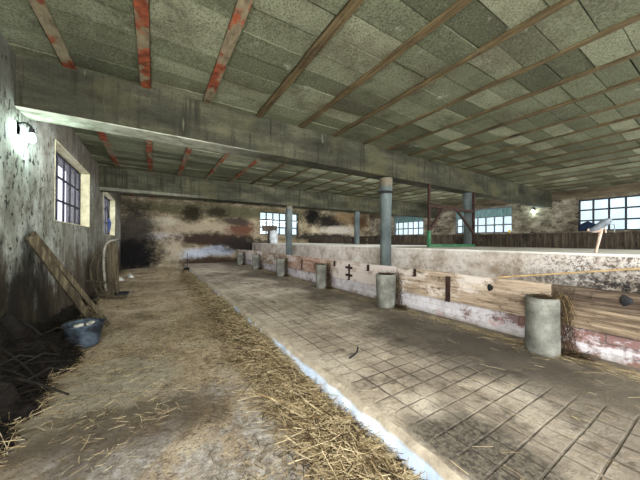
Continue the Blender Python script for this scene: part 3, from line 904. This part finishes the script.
# ------------------------------------------------------------------ left wall things
def lean(name, a, b, w, t, label):
    s = MB(); s.board(a, b, w, t, up=(.5,-1,.3), taper=.96)
    o = bevel(s.build(name, OLD_WOOD), .006); roughen(o, .008, 3)
    return tag(o, label, 'plank', 'planks leaning on the left wall')
lean('leaning_plank', (-1.26, 4.50, 1.38), (-.72, 5.12, .03), 0.085, .06, 'longer grey plank leaning on the left wall behind the bucket')
lean('leaning_plank', (-1.275, 4.63, 1.43), (-.59, 5.17, .04), 0.06, .04, 'shorter, thinner plank leaning behind the longer grey plank')

t = tag(empty('zinc_bucket', (-.76, 4.50, .0)), 'dented blue-grey bucket of scraps on the floor before the leaning planks', 'bucket')
s = MB(); s.lathe([(.0001, .012), (.15, 0), (.155, .02), (.2, .26), (.212, .265), (.214, .28), (.203, .282), (.196, .262), (.15, .03), (.0001, .03)], 32)
o = s.build('body', ZINC, t); roughen(o, .012, 6)
MB().tube(arc([(-.2, -.0, .262), (-.19, .12, .285), (-.05, .2, .29), (.1, .17, .285), (.2, 0, .262)], 5), .005, 6).build('bail', DARKIRON, t)
s = MB(); n = 10; s.lathe([(.0001, .235), (.08, .232), (.15, .21), (.18, .19)], 24)
o = s.build('fill', simple('grey_scraps', (70,70,58), (140,142,124), 16, .95, bump=1.), t); roughen(o, .03, 14)
for (x, y, a, lab) in ((-.045, -.03, .3, 'pale chunk lying in the bucket, nearer its middle'), (.06, .03, 1.2, 'pale chunk lying in the bucket, nearer its right rim')):
    s = MB().box(-.05, .05, -.03, .03, -.015, .02); o = bevel(s.build('pale_chunk', WHITE, None, (-.76+x, 4.50+y, .258)), .012)
    o.rotation_euler = (.15, -.1, a); tag(o, lab, 'scrap')

# black dung heap with sticks along the foot of the left wall
def heap(x, y):
    wd = (.66 if y < 4.3 else .66-.09*(y-4.3))*(.85+.55*mn.noise(Vector((0, y*1.7, 3)))+.25*mn.noise(Vector((3, y*6, 1))))
    hh = .50*math.exp(-((y-3.5)/1.15)**2)+.17
    u = (x-XL)/max(.15, wd)
    e = max(0, 1-u)**.8
    end = min(1, (y-1.7)/.5, (8.2-y)/.8)
    return -.07+(hh*e*(.8+.55*mn.noise(Vector((x*3.5, y*3, 1))))+.09*mn.noise(Vector((x*11, y*11, 1)))*min(1, e*4)+.05*min(1, e*6))*max(0, end)
o = grid('dung_heap', HEAP, XL+.012, XL+1.0, 1.75, 8.15, 60, 300, heap, None)
tag(o, 'black heap of dung and rotted litter along the foot of the left wall', 'heap', kind='stuff')
def s_heap(k):
    while True:
        x = XL+.17+random.random()*.8; y = random.uniform(1.9, 7.9)
        if heap(x, y) > -.01: break
    return (x, y, max(heap(x, y), aisle(x, y))+.01+random.random()*.025), None, random.gauss(0, .35)
tag(straw('heap_straw', 4200, s_heap, STRAW_BLACK, .05, .24, .0016), 'dark rotting straw lying over the black heap', 'straw', kind='stuff')
def s_edge(k):
    while True:
        x = XL+.18+random.random()*1.0; y = random.uniform(2.2, 7.8)
        if abs(heap(x, y)-aisle(x, y)) < .035: break
    return (x, y, max(heap(x, y), aisle(x, y))+.012+random.random()*.03), None, random.gauss(0, .3)
tag(straw('edge_straw', 1300, s_edge, STRAW, .06, .24, .0016), 'golden straw fringe between the black heap and the aisle floor', 'straw', kind='stuff')
stick_spots = [((-1.25, 3.1, .40), (-.72, 3.75, .16)), ((-1.2, 3.5, .43), (-.75, 3.2, .20)), ((-1.28, 2.75, .30), (-.78, 3.3, .13)), ((-1.2, 4.1, .40), (-.8, 3.7, .16)), ((-1.1, 3.0, .30), (-.62, 3.1, .06))]
stick_lab = ['forked branch crossing the middle of the black heap', 'grey stick lying upper on the black heap', 'grey stick low on the near slope of the black heap',
             'stick at the far end of the black heap toward the bucket', 'thin stick at the foot of the black heap']
for (a, b), lab in zip(stick_spots, stick_lab):
    a, b = Vector(a), Vector(b); a.z = heap(a.x, a.y)+.03; b.z = max(heap(b.x, b.y), aisle(b.x, b.y))+.02; md = (a+b)/2+Vector((0, 0, .035)); md.z = max(md.z, heap(md.x, md.y)+.02)
    s = MB(); s.tube(arc([a, md, b], 5), [.016-.0008*k for k in range(11)], 6)
    s.tube([md, md+Vector((.1, .12, .03)), md+Vector((.2, .16, -.02))], [.010, .008, .004], 5)
    tag(s.build('branch', STICK), lab, 'branch', 'sticks on the black heap')

# old horse implement with curved handles, by the second window
t = tag(empty('horse_plough', (-.95, 7.9, 0)), 'old farm implement with curved handles and upright board, by the far left window', 'farm implement')
def q(x, z, y=7.9): return (x+.95, y-7.9, z)
MB().tube(arc([q(-.70,1.345), q(-.83,1.335), q(-.93,1.28), q(-.985,1.12), q(-1.0,.86), q(-.98,.45), q(-.95,.16)], 5), .027, 9).build('handle', simple('worn_pale_pipe', (70,66,58), (150,146,132), 7, .7), t)['label'] = 'pale hooked pipe handle'
MB().tube(arc([q(-.97,.98,8.0), q(-1.08,1.06,8.0), q(-1.19,.94,8.0), q(-1.245,.70,8.0), q(-1.22,.42,7.98), q(-1.12,.12,7.95)], 5), .03, 8).build('handle', OLD_WOOD, t)
MB().tube(arc([q(-.99,.90,8.12), q(-1.05,.95,8.12), q(-1.12,.85,8.12), q(-1.15,.62,8.12), q(-1.1,.3,8.08), q(-1.0,.08,8.0)], 5), .026, 8).build('handle', OLD_WOOD, t)
MB().board(q(-.86,1.28,8.02), q(-.80,.05,7.98), .20, .04, up=(0,1,0)).build('upright_board', OLD_WOOD, t)
MB().tube([q(-1.30,.42,7.85), q(-.95,.36,7.82), q(-.72,.43,7.8)], .024, 7).build('crossbar', OLD_WOOD, t)
MB().tube(arc([q(-.80,.74,7.78), q(-.76,.4,7.72), q(-.70,.04,7.66)], 4), .02, 7).build('tine', OLD_WOOD, t)
s = MB(); s.lathe([(.0001, 0), (.08, .012), (.13, .05), (.15, .09), (.145, .095), (.12, .055), (.07, .024), (.0001, .012)], 18, q(-.64, .02, 7.75)); s.build('share', DARKIRON, t)
MB().board(q(-1.2,.06,7.7), q(-.55,.05,7.55), .07, .06).build('sole', OLD_WOOD, t)

# blue twine hanging in the far left window
t = tag(empty('twine_bundle', (XL+.03, 10.9, 2.35)), 'blue twine bundle hanging on the wall beside the far left window', 'twine')
MB().tube(arc([(0, -.12, .05), (.02, -.05, -.05), (.03, .02, -.25), (.03, .1, -.35)], 5), .018, 6).build('cord', DARKIRON, t)
s = MB()
for k in range(7):
    a = k*.9; s.tube(arc([(.03, .08, -.30), (.06+.02*math.sin(a), .08+.12*math.cos(a), -.45), (.05, .1+.06*math.sin(a), -.62-.02*k), (.03, .12-.1*math.cos(a), -.40), (.03, .08, -.30)], 5), .018, 5)
s.build('coil', TWINE, t)

# lamps
BULB = mat_emit('lit_bulb', (225, 250, 245), 190.)
def lamp(x, y, z, sx, label):
    t = tag(empty('wall_lamp', (x, y, z)), label, 'lamp', 'bare bulbs near the first beam')
    s = MB().box(-.02 if sx > 0 else -.0, .0 if sx > 0 else .02, -.05, .05, -.02, .14); s.tube(arc([(0, 0, .10), (.05*sx, 0, .13), (.10*sx, 0, .10), (.11*sx, 0, .055)], 4), .012, 8)
    s.tube([(.11*sx, 0, .075), (.11*sx, 0, .02)], [.022, .026], 12)
    s.build('bracket', DARKIRON, t)
    s = MB(); s.lathe([(.0001, -.085), (.022, -.08), (.036, -.055), (.036, -.035), (.024, -.01), (.016, .02)], 16, (.11*sx, 0, 0)); s.build('bulb', BULB, t)
    return t
lamp(XL, 4.40, 2.56, 1, 'lit bare bulb on the left wall under the end of the nearest beam')
lamp(XR, 4.9, 2.72, -1, 'lit bare bulb on the right wall between the two nearest right windows')

# ------------------------------------------------------------------ small things on the floor
t = tag(empty('iron_rod', (1.22, 12.88, 0)), 'thin dark rod standing upright in a dark clod before the back wall', 'rod')
MB().tube([(0, 0, 0), (0, 0, .78)], .014, 6).build('shaft', DARKIRON, t)
o = MB().lathe([(.0001, 0), (.16, 0), (.18, .05), (.1, .13), (.0001, .16)], 14).build('clod', HEAP, t); roughen(o, .04, 9)
s = MB(); s.board((1.36, 13.3, .02), (1.46, 11.3, .05), .16, .07, up=(0,0,1)); o = bevel(s.build('white_timber', PLANK_WHITE), .01)
tag(o, 'whitish timber lying on the floor at the far end of the kerb', 'timber')
s = MB(); s.tube(arc([(1.72, 2.17, ZS+.012), (1.83, 2.21, ZS+.02), (1.90, 2.26, ZS+.028), (1.96, 2.33, ZS+.02)], 4), .009, 6)
tag(s.build('twig', DARKIRON), 'short dark bent twig lying on the scored slab', 'twig')
s = MB(); s.tube(arc([(.78, 2.26, .012), (.88, 2.06, .02), (1.0, 1.82, .03), (1.06, 1.62, .04)], 4), .006, 6)
tag(s.build('reed_stalk', POLE), 'long pale reed stalk lying aslant at the gutter edge', 'stalk')
for (x, y, r_, lab) in ((-.98, 10.9, .16, 'whitish rubble lump on the floor in the dark far left corner'), (-.72, 11.6, .13, 'smaller pale rubble lump right of the other in the dark corner')):
    o = MB().lathe([(.0001, -.02), (r_, 0), (r_*.9, .07), (r_*.4, .14), (.0001, .15)], 12).build('rubble_lump', WHITE, None, (x, y, 0)); roughen(o, .06, 7)
    tag(o, lab, 'rubble')

# ------------------------------------------------------------------ light
w = bpy.data.worlds.new('overcast_sky'); scene.world = w; w.use_nodes = True
bg = w.node_tree.nodes['Background']
bg.inputs[0].default_value = (.92, .97, 1.0, 1); bg.inputs[1].default_value = 4.2

def fill_light(name, loc, rot, sx, sy, power, colr=(1, .975, .94)):
    l = bpy.data.lights.new(name, 'AREA'); l.shape = 'RECTANGLE'; l.size = sx; l.size_y = sy; l.energy = power; l.color = colr
    o = bpy.data.objects.new(name, l); col.objects.link(o); o.location = loc; o.rotation_euler = rot
    return o

R90 = math.pi/2
# added fill lights at the unseen doorway and windows behind the camera
fill_light('doorway_fill', (1.4, YF+.02, 1.6), (R90, 0, 0), 4.6, 3.0, 170)
fill_light('front_window_fill', (6.7, YF+.02, 2.2), (R90, 0, 0), 3.0, 1.8, 90)
fill_light('front_window_fill', (11.2, YF+.02, 2.2), (R90, 0, 0), 3.5, 1.8, 90)
fill_light('side_window_fill', (XL+.02, -.5, 2.3), Vector((.55, .8, -.42)).to_track_quat('-Z', 'Y').to_euler(), 1.6, 1.2, 130)  # added at the unseen left window, aimed to brighten the aisle floor
# added fill lights, unseen behind the two beams, to brighten the deep bays
fill_light('beam_rear_fill', (5.6, 4.72, 2.95), (R90+.12, 0, 0), 13., .18, 230, (.96, .98, 1))
fill_light('beam_rear_fill', (5.6, 10.05, 3.0), (R90-.1, 0, 0), 13., .18, 150, (.96, .98, 1))

# ------------------------------------------------------------------ camera
f, yaw, pit, roll = 265.985, .55674, .003555, .006166
fw = Vector((math.sin(yaw)*math.cos(pit), math.cos(yaw)*math.cos(pit), math.sin(pit)))
r = Vector((math.cos(yaw), -math.sin(yaw), 0)); u = r.cross(fw)
r2 = r*math.cos(roll)+u*math.sin(roll); u2 = -r*math.sin(roll)+u*math.cos(roll)
cam = bpy.data.cameras.new('camera'); cam.sensor_width = 36; cam.lens = f/640*36; cam.clip_start = .05; cam.clip_end = 200
co = bpy.data.objects.new('camera', cam); col.objects.link(co)
co.matrix_world = Matrix(((r2.x, u2.x, -fw.x, 0), (r2.y, u2.y, -fw.y, 0), (r2.z, u2.z, -fw.z, CAM_H), (0, 0, 0, 1)))
scene.camera = co

scene.view_settings.view_transform = 'Standard'; scene.view_settings.look = 'None'
scene.view_settings.gamma = 1; scene.view_settings.use_curve_mapping = False
scene.view_settings.exposure = 0.70
scene.cycles.use_denoising = True
scene.cycles.max_bounces = 10; scene.cycles.diffuse_bounces = 6; scene.cycles.transparent_max_bounces = 12
